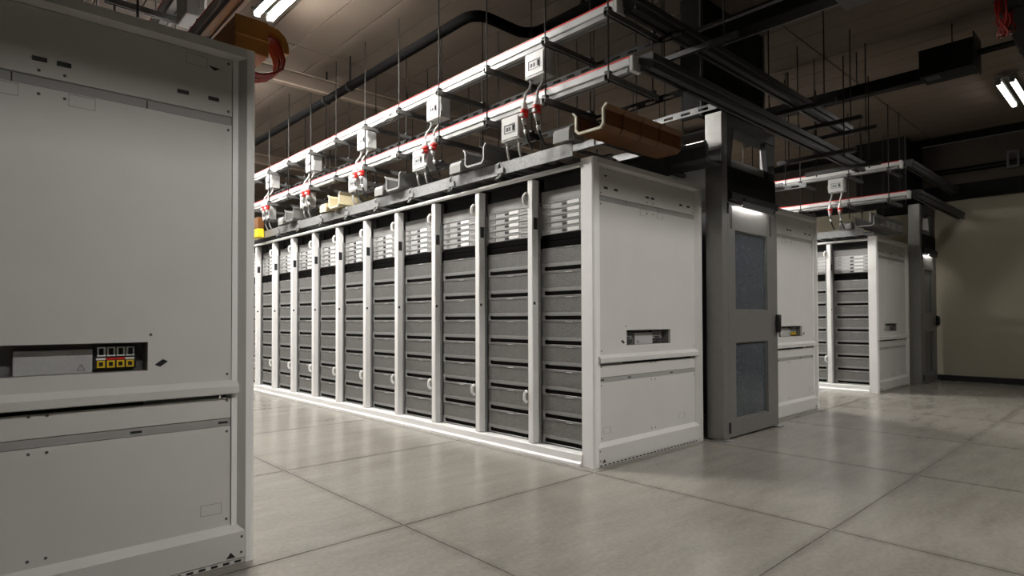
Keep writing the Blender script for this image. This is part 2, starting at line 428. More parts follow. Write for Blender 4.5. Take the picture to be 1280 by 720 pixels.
# ------------------------------------------------------------------ end panels
def end_panel(label, loc, D, H, flip=False, both=True, hue=None):
    hue = hue or [DGREY, STRIP, DGREY]
    t = thing('end_cabinet', label, 'cabinet', loc)
    B = lambda: MB(flip)
    # rounded front corner post, rear post, top rail
    B().prism([(0.02, 0), (0.042, 0), (0.042, 0.126), (0.0, 0.126), (0.0, 0.02), (0.006, 0.006)], 'z', 0.0, H).build('corner_post', WHITE, t)
    B().prism([(0.042, 0.0), (0.072, 0.03), (0.072, 0.06), (0.042, 0.06)], 'z', 0.14, H - 0.05).build('reveal_trim', PANEL, t)
    B().prism([(D - 0.048, 0.0), (D, 0.0), (D, 0.08), (D - 0.078, 0.08), (D - 0.078, 0.03)], 'z', 0.0, H).build('rear_post', PANEL, t)
    B().prism([(0.0, H), (0.0, H - 0.04), (0.03, H - 0.058), (0.08, H - 0.058), (0.08, H)], 'x', 0.042, D - 0.048).build('top_rail', PANEL, t)
    B().box(0.072, 0.096, 0.026, 0.05, 0.17, H - 0.06).build('side_strip', WHITE, t)
    XI0, XI1 = 0.098, D - 0.079
    B().box(XI0, XI1, 0.03, 0.05, 2.039, H - 0.06, bev=0.002).build('header_panel', PANEL, t)
    xm = XI0 + 0.34
    for a, b in ((XI0, xm - 0.002), (xm + 0.002, XI0 + 0.78), (XI0 + 0.784, XI1)):
        B().box(a, b, 0.036, 0.05, 2.0, 2.037, bev=0.001).build('joint_strip', STRIP, t)
    hole = (0.43, min(1.05, D - 0.35), 0.894, 1.014)
    B().plate(XI0, XI1, 0.83, 1.998, 0.03, 0.05, hole).build('upper_panel', PANEL, t)
    B().prism([(0.05, 0.84), (0.03, 0.832), (0.0, 0.806), (0.0, 0.774), (0.004, 0.770), (0.05, 0.770)], 'x', 0.072, D - 0.06).build('middle_rail', PANEL, t)
    B().box(XI0, XI1, 0.032, 0.05, 0.66, 0.751, bev=0.002).build('lower_panel', PANEL, t)
    B().box(XI0, XI1, 0.032, 0.05, 0.165, 0.623, bev=0.002).build('lower_panel', PANEL, t)
    B().box(XI0, XI1, 0.036, 0.05, 0.625, 0.658, bev=0.001).build('joint_strip', STRIP, t)
    B().prism([(0.05, 0.18), (0.032, 0.175), (0.0, 0.143), (0.0, 0.026), (0.006, 0.022), (0.05, 0.022)], 'x', 0.044, D - 0.048).build('kick_plate', PANEL, t)
    B().box(0.042, D - 0.048, 0.004, 0.05, 0.002, 0.021).build('base_strip', PANEL, t)
    # vent dashes along the base
    v = B()
    n = 28
    for i in range(n):
        a = 0.06 + i * (D - 0.14) / n
        v.box(a, a + (D - 0.14) / n * 0.55, 0.002, 0.006, 0.007, 0.016)
    o = v.build('vent_slots', BLACK, t); o['kind'] = 'stuff'
    # recess box
    hx0, hx1, hz0, hz1 = hole
    r = B()
    r.plate(hx0 - 0.01, hx1 + 0.01, hz0 - 0.01, hz1 + 0.01, 0.05, 0.125, hole)
    r.box(hx0 - 0.01, hx1 + 0.01, 0.125, 0.13, hz0 - 0.01, hz1 + 0.01)
    rec = r.build('recess_box', GREYDUCT, t)
    B().box(hx0 + 0.185, hx1 - 0.185, 0.085, 0.1248, hz0, hz1 - 0.025, bev=0.002).build('cover_plate', RECESSG, rec)
    for cx in ((hx0 + 0.012, hx1 - 0.185) if both else (hx0 + 0.03,)):
        B().box(cx, cx + 0.15, 0.095, 0.1248, hz0 + 0.012, hz1 - 0.012).build('connector_block', BLACK, rec)
        c = B(); d = B(); e = B()
        for q in range(4):
            xa = cx + 0.008 + q * 0.034
            c.plate(xa, xa + 0.029, hz1 - 0.056, hz1 - 0.018, 0.088, 0.096, (xa + 0.006, xa + 0.023, hz1 - 0.051, hz1 - 0.023))
            d.plate(xa + 0.002, xa + 0.029, hz0 + 0.017, hz0 + 0.046, 0.088, 0.096, (xa + 0.008, xa + 0.023, hz0 + 0.023, hz0 + 0.040))
            e.box(xa, xa + 0.032, 0.090, 0.096, hz0 + 0.049, hz0 + 0.057, mi=q in (1, 2))
        for bld, nm, ms in ((c, 'socket_row', LABEL if hue[2] is RED else STRIP), (d, 'terminal_row', hue[0]), (e, 'marker_strip', [hue[1], hue[2]])):
            oo = bld.build(nm, ms, rec); oo['kind'] = 'stuff'
    # warning triangle on the cover
    tx = hx0 + 0.21
    w3 = B()
    P = [(tx, hz0 + 0.012), (tx + 0.026, hz0 + 0.012), (tx + 0.013, hz0 + 0.036)]
    for i in range(3):
        a, b = P[i], P[(i + 1) % 3]
        w3.tube([(a[0], 0.0845, a[1]), (b[0], 0.0845, b[1])], 0.0013, 4)
    w3.box(tx + 0.0122, tx + 0.0138, 0.0838, 0.0848, hz0 + 0.018, hz0 + 0.028)
    w3.build('warning_sign', DGREY, rec)['kind'] = 'stuff'
    # dark slots in the header, black arrow marks
    s = B()
    for xx in (0.155, 0.28, 0.70, 0.775, D - 0.32, D - 0.2):
        s.box(xx, xx + 0.045, 0.027, 0.031, 2.095, 2.112, bev=0.001)
    for xx in (XI0 + 0.012, 0.45, 1.05):
        s.box(xx, xx + 0.04, 0.033, 0.037, 0.637, 0.646)
    s.build('slot_openings', BLACK, t)['kind'] = 'stuff'
    s = B()
    for xx, zz in ((0.115, 2.06), (0.115, 1.975), (0.72, 2.06), (0.80, 2.06), (0.72, 1.97), (0.80, 1.97), (0.115, 2.28), (0.115, 0.86), (0.115, 0.74), (0.115, 0.60), (0.42, 1.045), (0.765, 0.743),
                   (0.82, 0.743), (0.765, 0.603), (0.82, 0.603), (0.115, 0.205), (0.765, 0.203), (0.82, 0.203), (D - 0.1, 0.86), (D - 0.1, 0.74), (D - 0.1, 0.6), (D - 0.1, 2.06), (0.058, 0.12), (0.06, 0.05)):
        y = 0.03 if zz > 0.8 else 0.032
        if zz < 0.15: y = 0.0
        s.tube([(xx, y - 0.002, zz), (xx, y + 0.002, zz)], 0.006, 8)
    s.build('screws', DGREY, t)['kind'] = 'stuff'
    # knock-out rectangles
    for xx, zz in ((0.205, 2.235), (0.62, 1.945), (0.86, 1.945), (0.135, 0.235), (D - 0.35, 0.235)):
        B().plate(xx, xx + 0.088, zz, zz + 0.048, 0.0285 if zz > 0.8 else 0.0305, 0.031 if zz > 0.8 else 0.033, (xx + 0.0022, xx + 0.0858, zz + 0.0022, zz + 0.0458)).build('knockout_outline', STRIP, t)
    # black arrow marks (upper corner, by the recess, at the foot)
    B().prism([(0.355, 0.93), (0.375, 0.94), (0.405, 0.918), (0.385, 0.908)], 'y', 0.0285, 0.0305).build('arrow_mark', BLACK, t)
    B().prism([(0.15, H - 0.115), (0.20, H - 0.11), (0.175, H - 0.128)], 'y', 0.028, 0.0305).build('arrow_mark', BLACK, t)
    B().prism([(0.085, 0.033), (0.125, 0.033), (0.105, 0.058)], 'y', -0.0015, 0.001).build('arrow_mark', BLACK, t)
    return t

end_panel('near grey end cabinet with a recessed socket strip, cropped by the left edge', (-2.434, 0.02, 0), 1.53, 2.36, True, False, [YEL, LABEL, RED])
end_panel('grey end cabinet with white corner post closing the long rack row, left of the door', (0, 0, 0), 1.528, 2.314)
end_panel('grey end cabinet just right of the grey steel door, half hidden by it', (4.25, 0, 0), 1.5, 2.314, True, True, [YEL, LABEL, STRIP])
end_panel('farthest grey end cabinet beside the single far rack, near the beige wall', (6.50, 0, 0), 1.58, 2.314)

# ------------------------------------------------------------------ racks
W = 0.6822
def rack_proto(name, label, loc):
    t = thing(name, label, 'rack', loc, 0, None)
    # cabinet body behind the front plane, hollow at the top front
    b = MB()
    b.box(0.42, 1.45, 0.115, W - 0.002, 0.03, 2.30)
    b.build('cabinet_body', DARKIN, t)
    MB().box(0.022, 0.42, 0.06, W - 0.002, 2.286, 2.305).build('roof_panel', DARKIN, t)
    MB().box(0.105, 0.42, 0.03, W - 0.06, 0.04, 0.09).build('bottom_shelf', DARKIN, t)
    # white upright post at the far side of each bay, with inner rail
    p = MB().box(0.0, 0.078, W - 0.064, W - 0.002, 0.09, 2.250, bev=0.006)
    post = p.build('upright_post', WHITE, t)
    MB().box(0.012, 0.055, W - 0.0655, W - 0.063, 1.84, 1.937).build('slot_tag', BLACK, post)
    MB().box(0.008, 0.03, W - 0.0655, W - 0.063, 1.222, 1.245).build('latch_hole', BLACK, post)
    MB().box(0.06, 0.079, 0.026, 0.036, 0.09, 2.06, bev=0.002).build('inner_rail', GALV, t)
    MB().box(0.06, 0.079, W - 0.082, W - 0.068, 0.09, 2.06, bev=0.002).build('inner_rail', GALV, t)
    for z in (2.098, 0.466):
        h = MB().tube([(0.0, W + 0.006, z + 0.045), (-0.012, W + 0.010, z + 0.04), (-0.018, W + 0.022, z + 0.022), (-0.018, W + 0.022, z - 0.022), (-0.012, W + 0.010, z - 0.04), (0.0, W + 0.006, z - 0.045)], 0.013, 6)
        h.build('latch_handle', WHITE, t)
    # sloped dark header behind the top rail and grey fascia
    MB().box(0.098, 0.112, 0.025, W - 0.066, 2.062, 2.150, bev=0.002).build('header_fascia', TRAY, t)
    MB().box(0.20, 0.22, 0.05, W - 0.004, 2.04, 2.284).build('header_back', DARKIN, t)
    # five thin sleds
    Y0, Y1 = 0.024, W - 0.084
    sm = MB()
    sm.box(0.088, 0.40, Y0, Y1, 0.001, 0.0525, bev=0.002)
    sm.box(0.080, 0.089, Y0 + 0.004, Y1 - 0.004, 0.043, 0.050, bev=0.001)
    sled = sm.build('server_sled', SLED, t, (0, 0, 1.791))
    k = MB()
    k.box(0.085, 0.0885, Y0 + 0.02, Y0 + 0.14, 0.014, 0.028)
    k.build('vent_slot', TRAY, sled)
    MB().box(0.084, 0.0885, Y0 + 0.30, Y0 + 0.345, 0.010, 0.028).build('port_cluster', BLACK, sled)
    MB().box(0.082, 0.0885, Y0 + 0.165, Y0 + 0.285, 0.008, 0.036, bev=0.001).build('pull_tab', LABEL, sled)
    MB().box(0.084, 0.0885, Y0 + 0.47, Y0 + 0.515, 0.012, 0.034).build('side_latch', TRAY, sled)
    for i in range(1, 5):
        copy_part(sled, t, (0, 0, 1.791 + i * 0.0535))
    # black blank shelves
    for i in range(2):
        MB().box(0.090, 0.40, Y0 - 0.004, Y1 + 0.004, 1.684 + i * 0.053, 1.684 + i * 0.053 + 0.050, bev=0.004).build('blank_shelf', PIPEM, t)
    # eight perforated trays
    PT = 0.1985
    tm = MB()
    # profile (x,z), extruded along y
    tm.prism([(0.40, 0.0), (0.090, 0.0), (0.082, 0.003), (0.081, 0.008), (0.0830, 0.010), (0.0830, 0.049), (0.081, 0.053), (0.0825, 0.069), (0.089, 0.071), (0.089, PT - 0.012), (0.082, PT - 0.008), (0.082, PT - 0.002), (0.088, PT - 0.001), (0.40, PT - 0.001)], 'y', Y0, Y1)
    tray = tm.build('compute_tray', TRAY, t, (0, 0, 0.094))
    MB().box(0.0855, 0.0892, Y0 + 0.012, Y1 - 0.012, 0.0715, PT - 0.014).build('perforated_face', MESHF, tray)
    MB().prism([(Y0 + 0.030, 0.011), (Y1 - 0.050, 0.011), (Y1 - 0.036, 0.018), (Y1 - 0.036, 0.040), (Y1 - 0.050, 0.047), (Y1 - 0.085, 0.043), (Y0 + 0.07, 0.043), (Y0 + 0.030, 0.047), (Y0 + 0.018, 0.040), (Y0 + 0.018, 0.018)], 'x', 0.0825, 0.086).build('air_slot', PIPEM, tray)
    MB().box(0.0785, 0.083, (Y0 + Y1) / 2 - 0.05, (Y0 + Y1) / 2 + 0.02, PT - 0.0075, PT - 0.0035).build('label_clip', LABEL, tray)
    for z0 in (0.020, 0.128): MB().box(0.084, 0.0885, Y0 + 0.002, Y0 + 0.010, z0, z0 + 0.03).build('side_tab', DGREY, tray)
    for i in range(1, 8):
        copy_part(tray, t, (0, 0, 0.094 + i * PT))
    return t

OFF = 0.027
rk = rack_proto('server_rack', 'tall server rack with white posts, first from the end panel of the long row', (0, OFF, 0))
NR = 11
for i in range(1, NR):
    dup(rk, (0, OFF + i * W, 0), 0, '%s white-posted server rack from the near end panel of the long row' % ORD[i], 'server racks of the long row')
rk['group'] = 'server racks of the long row'
# far single row in the second aisle
dup(rk, (6.50, OFF, 0), 0, 'server rack with stacked grey trays beside the farthest end panel', 'server racks of the far row')
dup(rk, (6.50, OFF + W, 0), 0, 'far row server rack half hidden behind the middle end panel', 'server racks of the far row')
# left row faces the aisle from the other side; the middle row faces the second aisle
for i in range(5):
    dup(rk, (-2.434, 0.15 + OFF + (i + 1) * W, 0), math.pi, 'server rack behind the left end panel, facing the aisle, %s from the front' % ORD[i], 'server racks of the left row', ('latch_handle',) if i == 0 else ())
for i in range(3):
    dup(rk, (4.25, 0.13 + OFF + (i + 1) * W, 0), math.pi, 'server rack behind the middle end panel, facing the second aisle, %s from the front' % ORD[i], 'server racks of the middle row')

# continuous plinth and top tube of the rows
def row_trim(X, y0, y1, where):
    p = MB()
    p.prism([(-0.03, 0.0), (0.10, 0.0), (0.10, 0.088), (-0.004, 0.088), (-0.008, 0.082), (-0.008, 0.03), (-0.014, 0.024), (-0.03, 0.018)], 'y', y0, y1)
    o = p.build('row_plinth', WHITE, None, (X, 0, 0)); tag(o, 'white floor plinth running under the %s' % where, 'plinth')
    o = MB().tube([(0.0, y0, 2.271), (0.0, y1, 2.271)], 0.020, 10).build('row_top_tube', WHITE, None, (X, 0, 0)); tag(o, 'round white tube running along the top front edge of the %s' % where, 'rail')
YE = OFF + NR * W
row_trim(0, 0.126, YE, 'long rack row')
row_trim(6.5, 0.126, OFF + 2 * W, 'far rack row')

# ------------------------------------------------------------------ busways
def busway(label, loc, y1, group):
    t = thing('busway', label, 'busway', loc, 0, group)     # runs along +y from loc
    # profile x from -0.04 to 0.04, z 0..0.108
    MB().prism([(-0.040, 0.045), (-0.046, 0.050), (-0.046, 0.100), (-0.040, 0.107), (0.040, 0.107), (0.046, 0.1), (0.046, 0.05), (0.040, 0.045)], 'y', 0, y1).build('housing', BUSW, t)
    MB().prism([(-0.034, 0.045), (-0.034, 0.030), (-0.040, 0.026), (-0.040, 0.006), (-0.014, 0.0), (-0.014, 0.018), (0.014, 0.018), (0.014, 0.0), (0.040, 0.006), (0.040, 0.026), (0.034, 0.03), (0.034, 0.045)], 'y', 0.02, y1).build('ribbed_channel', BUSG, t)
    MB().box(-0.0475, -0.042, 0.0, y1, 0.0975, 0.1085).build('red_stripe', RED, t)
    MB().box(-0.048, 0.048, -0.035, 0.0, 0.0, 0.11, bev=0.006).build('end_cap', BUSW, t)
    for k in range(1, int(y1 / 3) + 1):
        MB().box(-0.050, 0.050, 3 * k - 0.04, 3 * k + 0.04, 0.008, 0.097, bev=0.004).build('joint_cover', BUSW, t)
    return t
GB = 'white busways above the rack rows'
busway('upper white busway with a thin red stripe above the long rack row', (-0.06, -0.27, 3.228), 8.0, GB)
busway('lower white busway with a thin red stripe above the long rack row', (-0.06, -0.40, 2.785), 8.0, GB)
busway('upper short white busway above the far rack row', (6.40, -0.33, 3.228), 2.2, GB)
busway('lower short white busway above the far rack row', (6.40, -0.42, 2.785), 2.2, GB)
busway('upper busway of the left row, mostly hidden above the left cabinet', (-2.37, -0.0, 3.228), 7.0, GB)
busway('lower busway of the left row, its underside showing past the left cabinet top', (-2.37, 0.30, 2.785), 7.0, GB)

# cross busways: dark profiles running along x from the ends
def cross_beam(label, y, z, xa, xb):
    t = thing('cross_busway', label, 'busway', (0, y, z), 0, 'dark busways crossing the row ends')
    MB().prism([(-0.05, 0.055), (-0.056, 0.062), (-0.056, 0.104), (-0.05, 0.112), (0.05, 0.112), (0.056, 0.104), (0.056, 0.062), (0.05, 0.055)], 'x', xa, xb).build('housing', DSTEEL, t)
    MB().prism([(-0.042, 0.055), (-0.042, 0.035), (-0.05, 0.03), (-0.05, 0.006), (-0.016, 0.0), (-0.016, 0.02), (0.016, 0.02), (0.016, 0.0), (0.05, 0.006), (0.05, 0.03), (0.042, 0.035), (0.042, 0.055)], 'x', xa, xb).build('ribbed_channel', DSTEEL, t)
    return t
cross_beam('upper dark busway crossing from the long row toward the middle row above the door', -0.37, 3.225, -0.05, 4.2)
cross_beam('lower dark busway crossing from the long row toward the middle row above the door', -0.50, 2.782, -0.05, 4.2)
cross_beam('upper dark busway running right from the far row above the far door', -0.43, 3.225, 6.41, XW - 0.15)
cross_beam('lower dark busway running right from the far row above the far door', -0.52, 2.782, 6.41, XW - 0.15)

# trapeze hangers
tz = thing('trapeze_hanger', 'x', 'hanger', (0, 0, 0))
def rod_part(x, y, z0, z1, parent, r=0.0065):
    return MB().cyl((x, y, z0), (x, y, z1), r, 6).build('threaded_rod', ROD, parent)
rod_part(-0.184, 0, 2.72, ZC, tz); rod_part(0.345, 0, 2.72, ZC, tz)
def strut_prof(z): return [(-0.02, z), (-0.02, z - 0.04), (-0.008, z - 0.04), (-0.008, z - 0.034), (-0.015, z - 0.034), (-0.015, z - 0.005), (0.015, z - 0.005), (0.015, z - 0.034), (0.008, z - 0.034), (0.008, z - 0.04), (0.02, z - 0.04), (0.02, z)]
STRUTG = mat('strut_grey', (0.16, 0.157, 0.153), 0.42, metal=0.5, noise=0.1, nscale=25)
for z in (3.224, 2.781):
    s = MB().prism(strut_prof(z), 'x', -0.21, 0.40).build('strut', STRUTG, tz)
    for x in (-0.184, 0.345):
        MB().box(x - 0.02, x + 0.02, -0.022, 0.022, z, z + 0.022, bev=0.004).build('nut_clamp', BLACK, s)
RY = [-0.25 + 0.0] + [-0.37 + 0.685 * k for k in range(1, 11)]
lab = ['trapeze hanger of rods and struts at the near end of the long row busways'] + ['trapeze hanger of rods and struts, %s from the near end of the long row busways' % ORD[k] for k in range(1, 11)]
tz.location = (0, -0.285, 0); tz['label'] = lab[0]; tz['group'] = 'trapeze hangers over the long row'
for k in range(1, 11):
    dup(tz, (0, RY[k], 0), 0, lab[k])
for k in range(3):
    dup(tz, (6.46, (-0.22, 0.30, 1.0)[k], 0), 0, '%s trapeze hanger over the far rack row, counted from the hall' % ORD[k], 'trapeze hangers over the far row')
for k in range(4):
    dup(tz, (-2.36, 1.135 + 0.685 * k, 0), math.pi, '%s trapeze hanger over the left row behind its end panel top' % ORD[k], 'trapeze hangers over the left row')

# perforated channels along y at the inner trapeze ends
def perforated(label, x, y0, y1, z, m, wd=0.05):
    t = thing('perforated_channel', label, 'channel', (x, y0, z), 0, 'perforated channels above the long row')
    L = y1 - y0
    n = int(L / 0.16)
    st = L / n
    MB().box(0, 0.004, 0, L, 0.035, 0.05).build('channel_edge', m, t)
    MB().box(0, wd, 0, L, 0.05, 0.054).build('channel_top', m, t)
    MB().box(0, 0.004, 0, L, 0.0, 0.012).build('channel_edge', m, t)
    web = MB()
    for i in range(n):
        web.box(0, 0.004, i * st, i * st + st * 0.45, 0.012, 0.035)
    o = web.build('channel_web', m, t); o['kind'] = 'stuff'
    return t
perforated('upper perforated dark channel joining the inner hanger ends', 0.40, -0.5, 7.2, 3.16, BLACKP)
perforated('lower perforated dark channel joining the inner hanger ends', 0.40, -0.5, 7.2, 2.72, BLACKP)
perforated('bright perforated channel deep over the long row near the door', 1.04, -0.42, 0.40, 2.80, GALV)
perforated('bright perforated channel over the middle row right of the door', 3.4, -0.2, 1.6, 2.545, GALV)
perforated('bright perforated channel over the far row under its lower busway', 6.9, -0.3, 3.0, 2.86, GALV)

# ------------------------------------------------------------------ tap boxes
def tap_box(upper, label, loc, group):
    t = thing('tap_off_box', label, 'box', loc, 0, group)      # loc: centre of busway underside; front faces -x
    MB().box(-0.065, 0.055, -0.112, 0.112, -0.215, -0.012, bev=0.006).build('box_body', GREYB, t)
    MB().box(-0.030, 0.030, -0.08, 0.08, -0.014, 0.006).build('bus_plug', DGREY, t)
    cv = MB().plate(-0.098, 0.098, -0.195, -0.03, 0, 0.006, (-0.062, 0.062, -0.150, -0.085))
    # plate is in x-z; rotate to the -x face
    for v in cv.bm.verts:
        v.co = Vector((-0.065 - v.co.y, -v.co.x, v.co.z))
    cv.build('front_cover', GREYB, t)
    win = MB().box(-0.069, -0.064, -0.062, 0.062, -0.150, -0.085).build('breaker_window', GREYB, t)
    MB().plate(-0.066, 0.066, -0.154, -0.081, 0, 0.003, (-0.060, 0.060, -0.148, -0.087)).build('x', DGREY, win)
    ring = win.children[0]; ring.name = 'window_frame'
    for v in ring.data.vertices: v.co = Vector((-0.0705 - v.co.y, -v.co.x, v.co.z))
    for y in (0.032, 0.0): MB().box(-0.074, -0.069, y - 0.010, y + 0.012, -0.135, -0.105, bev=0.002).build('breaker_switch', DGREY, win)
    MB().box(-0.080, -0.069, -0.056, -0.036, -0.140, -0.095, bev=0.003).build('breaker_knob', BLACK, win)
    for s in (-1, 1):
        MB().box(-0.055, -0.02, s * 0.111 if s > 0 else -0.120, 0.120 if s > 0 else -0.111, -0.16, -0.09, bev=0.003).build('side_clip', GREYB, t)
    for s in (-1, 1):
        y = s * 0.07
        MB().cyl((-0.03, y, -0.24), (-0.03, y, -0.213), 0.017, 10).build('gland', GREYB, t)
        if upper:
            MB().tube([(-0.03, y, -0.235), (-0.055, y, -0.29), (-0.095, y, -0.34), (-0.110, y, -0.405)], 0.010, 8).build('cable_whip', GREYB, t)
        else:
            MB().tube([(-0.03, y, -0.235), (-0.03, y, -0.27), (-0.01, y + 0.01, -0.32), (0.04, y + 0.03, -0.375)], 0.011, 8).build('cable_whip', GREYB, t)
    return t
def power_plug(label, loc, group):
    t = thing('power_plug', label, 'plug', loc, 0, group)
    MB().tube([(0, 0, 0.0), (0, 0, -0.015), (0, 0, -0.06), (0, 0, -0.07)], 0.02, 12, radii=[0.012, 0.017, 0.030, 0.031]).build('white_collar', LABEL, t)
    MB().tube([(0, 0, -0.07), (0, 0, -0.098)], 0.033, 12).build('red_ring', RED, t)
    MB().tube([(0, 0, -0.098), (-0.004, 0, -0.135)], 0.031, 12, radii=[0.031, 0.029]).build('red_body', RED, t)
    MB().box(-0.042, -0.02, -0.018, 0.018, -0.128, -0.10, bev=0.004).build('flap_lid', LABEL, t)
    MB().tube([(-0.004, 0, -0.135), (-0.004, 0, -0.16), (-0.002, 0, -0.19)], 0.02, 10, radii=[0.026, 0.019, 0.012]).build('strain_relief', GREYB, t)
    MB().tube([(-0.002, 0, -0.185), (0.004, -0.005, -0.24), (0.02, -0.02, -0.31), (0.05, -0.04, -0.385)], 0.010, 7).build('black_cable', BLACK, t)
    MB().tube([(0.003, -0.004, -0.225), (0.008, -0.009, -0.262)], 0.0125, 8).build('cable_tag', LABEL, t)
    return t
UY = [0.49 + 1.37 * k for k in range(5)]
LY = [0.777 + 1.33 * k for k in range(5)]
up_box = tap_box(True, 'grey tap-off box hanging from the upper busway, nearest to the corner', (-0.06, UY[0], 3.228), 'tap-off boxes on the upper busway')
for k in range(1, 5): dup(up_box, (-0.06, UY[k], 3.228), 0, '%s grey tap-off box along the upper busway from the near end' % ORD[k])
lo_box = tap_box(False, 'grey tap-off box hanging from the lower busway, nearest to the corner', (-0.06, LY[0], 2.785), 'tap-off boxes on the lower busway')
for k in range(1, 5): dup(lo_box, (-0.06, LY[k], 2.785), 0, '%s grey tap-off box along the lower busway from the near end' % ORD[k])
pl = power_plug('x', (-0.17, UY[0] - 0.07, 2.825), 'red and white power plugs under the upper tap-off boxes')
pl['label'] = 'right red and white power plug under the nearest upper tap-off box'
for k in range(5):
    for s in (-1, 1):
        if k == 0 and s == -1: continue
        dup(pl, (-0.17, UY[k] + s * 0.07, 2.825), 0, '%s red and white power plug under the %s upper tap-off box from the near end' % ('left' if s > 0 else 'right', ORD[k]))
# far row
dup(up_box, (6.40, 0.50, 3.228), 0, 'grey tap-off box on the short upper busway of the far row', 'tap-off boxes of the far row')
for s in (-1, 1): dup(pl, (6.29, 0.50 + s * 0.07, 2.825), 0, '%s power plug hanging below the far row tap-off box' % ('left' if s > 0 else 'right'), 'power plugs of the far row')
# left row (faces +x): rotated copies
lb = dup(up_box, (-2.37, 1.36, 3.228), math.pi, 'grey tap-off box showing above the top edge of the left cabinet', 'tap-off boxes of the left row')
for s in (-1, 1): dup(pl, (-2.26, 1.36 + s * 0.07, 2.825), math.pi, '%s red and white power plug showing above the left cabinet' % ('right' if s > 0 else 'left'), 'power plugs of the left row')

# ------------------------------------------------------------------ cable tray on top of the row front
def cable_tray(label, X, y0, y1, s=1):
    t = thing('cable_tray', label, 'cable tray', (X, y0, 2.335), 0 if s > 0 else math.pi, 'cable trays on the rack tops')
    L = y1 - y0
    def rail(x, sg):
        return [(x, 0), (x + sg * 0.022, 0), (x + sg * 0.022, 0.006), (x + sg * 0.005, 0.012), (x + sg * 0.005, 0.09), (x + sg * 0.022, 0.096), (x + sg * 0.022, 0.104), (x, 0.104)]
    MB().prism(rail(-0.055, 1), 'y', 0, L).build('side_rail', GALV, t)
    MB().prism(rail(0.43, -1), 'y', 0, L).build('side_rail', GALV, t)
    r = MB().box(-0.035, 0.41, 0, 0.10, 0.004, 0.018, bev=0.002).build('tray_rung', GALV, t, (0, 0.04, 0))
    n = int(L / 0.17)
    for i in range(1, n): copy_part(r, t, (0, 0.04 + i * 0.17, 0))
    return t
cable_tray('long galvanised cable tray sitting over the front edge of the long rack row', 0, 0.16, 7.4)
cable_tray('short galvanised cable tray over the front edge of the far rack row', 6.5, 0.16, 1.9)
# clamps on the rail
cp = thing('tray_clamp', 'x', 'clamp', (0, 0.97, 2.33))
MB().box(-0.071, -0.056, -0.05, 0.05, 0.01, 0.06, bev=0.006).build('clamp_plate', GALV, cp)
MB().tube([(-0.07, -0.03, 0.0), (-0.075, 0.0, -0.02), (-0.07, 0.04, -0.025), (-0.04, 0.08, -0.02), (0.0, 0.1, -0.025)], 0.009, 6).build('clamp_hook', GALV, cp)
MB().tube([(-0.055, 0.02, 0.055), (-0.065, 0.02, 0.09), (-0.045, 0.02, 0.115), (-0.01, 0.02, 0.115)], 0.01, 6).build('clamp_loop', GALV, cp)
cp['group'] = 'clamps along the cable tray'
cp['label'] = 'galvanised clamp on the cable tray rail, first from the corner'
for k in range(1, 8): dup(cp, (0, 0.97 + 0.685 * k, 2.33), 0, 'galvanised clamp on the cable tray rail, %s from the corner' % ORD[k])

# ------------------------------------------------------------------ fibre ducts crossing the row
def ubend(t, w, h, th, wall, xs):
    """U channel outline points in (y,z): outer then inner"""
    out = [(-w - 0.03, h), (-w, h - 0.03), (-w, 0.03), (-w + 0.03, 0.0), (w - 0.03, 0), (w, 0.03), (w, h - 0.03), (w + 0.03, h)]
    inn = [(w + 0.03 - th, h + 0.002), (w - th, h - 0.03), (w - th, 0.03 + th * 0.4), (w - 0.03 - th * 0.4, th), (-w + 0.03 + th * 0.4, th), (-w + th, 0.03 + th * 0.4), (-w + th, h - 0.03), (-w - 0.03 + th, h + 0.002)]
    return out + inn
def duct(name, label, loc, L, m, lip, rz=0.0, ribs=4, spout=True, group=None):
    t = thing(name, label, 'cable duct', loc, rz, group)
    w, h = 0.13, 0.165
    MB().prism(ubend(t, w, h, 0.006, m, 0), 'x', 0.012, L).build('duct_channel', m, t)
    MB().prism(ubend(t, w + 0.004, h + 0.004, 0.016, m, 0), 'x', -0.006, 0.012).build('duct_edge', lip, t)
    for i in range(ribs):
        x = 0.22 + i * (L - 0.3) / max(1, ribs)
        MB().prism(ubend(t, w + 0.007, h, 0.0065, m, 0), 'x', x, x + 0.022).build('duct_rib', m, t)
    if spout:
        c = [(0.16, 0.0), (0.16, 0.09), (0.03, 0.095), (-0.005, 0.08), (-0.02, 0.05), (-0.02, -0.02), (-0.012, -0.02), (0.0, 0.03), (0.02, 0.05), (0.05, 0.0)]
        MB().prism(c, 'y', 0.18, 0.34).build('drop_spout', TANDUCT if m is TANDUCT else GREYDUCT, t)
    return t
GD = 'cable ducts crossing above the long row'
duct('cable_duct', 'orange-brown cable duct with a flared pale end above the corner of the end panel', (-0.12, -0.06, 2.452), 1.0, ORANGE, LIPM, group=GD, ribs=3)
for k, (y, mm, word) in enumerate(((1.245, GREYDUCT, 'grey cable duct end above the second rack, pale J-shaped edge'), (2.59, GREYDUCT, 'grey cable duct end above the fourth rack, pale J-shaped edge'),
                                   (3.92, TANDUCT, 'pale yellow cable duct end above the sixth rack of the long row'), (5.24, GREYDUCT, 'grey cable duct end far along the long row above the eighth rack'))):
    duct('cable_duct', word, (-0.12, y, 2.452), 1.25, mm, LIPM if mm is TANDUCT else GALV, group=GD)
duct('cable_duct', 'dark cable duct with a pale U-shaped end above the far rack row corner', (6.38, 0.13, 2.452), 1.4, GREYDUCT, GALV, group='cable ducts of the far row')
dk = duct('cable_duct', 'dark cable duct running back along the row beside the door frame top', (1.37, -0.22, 2.45), 3.2, DARKIN, DGREY, rz=math.pi / 2, ribs=3, spout=False, group=GD)
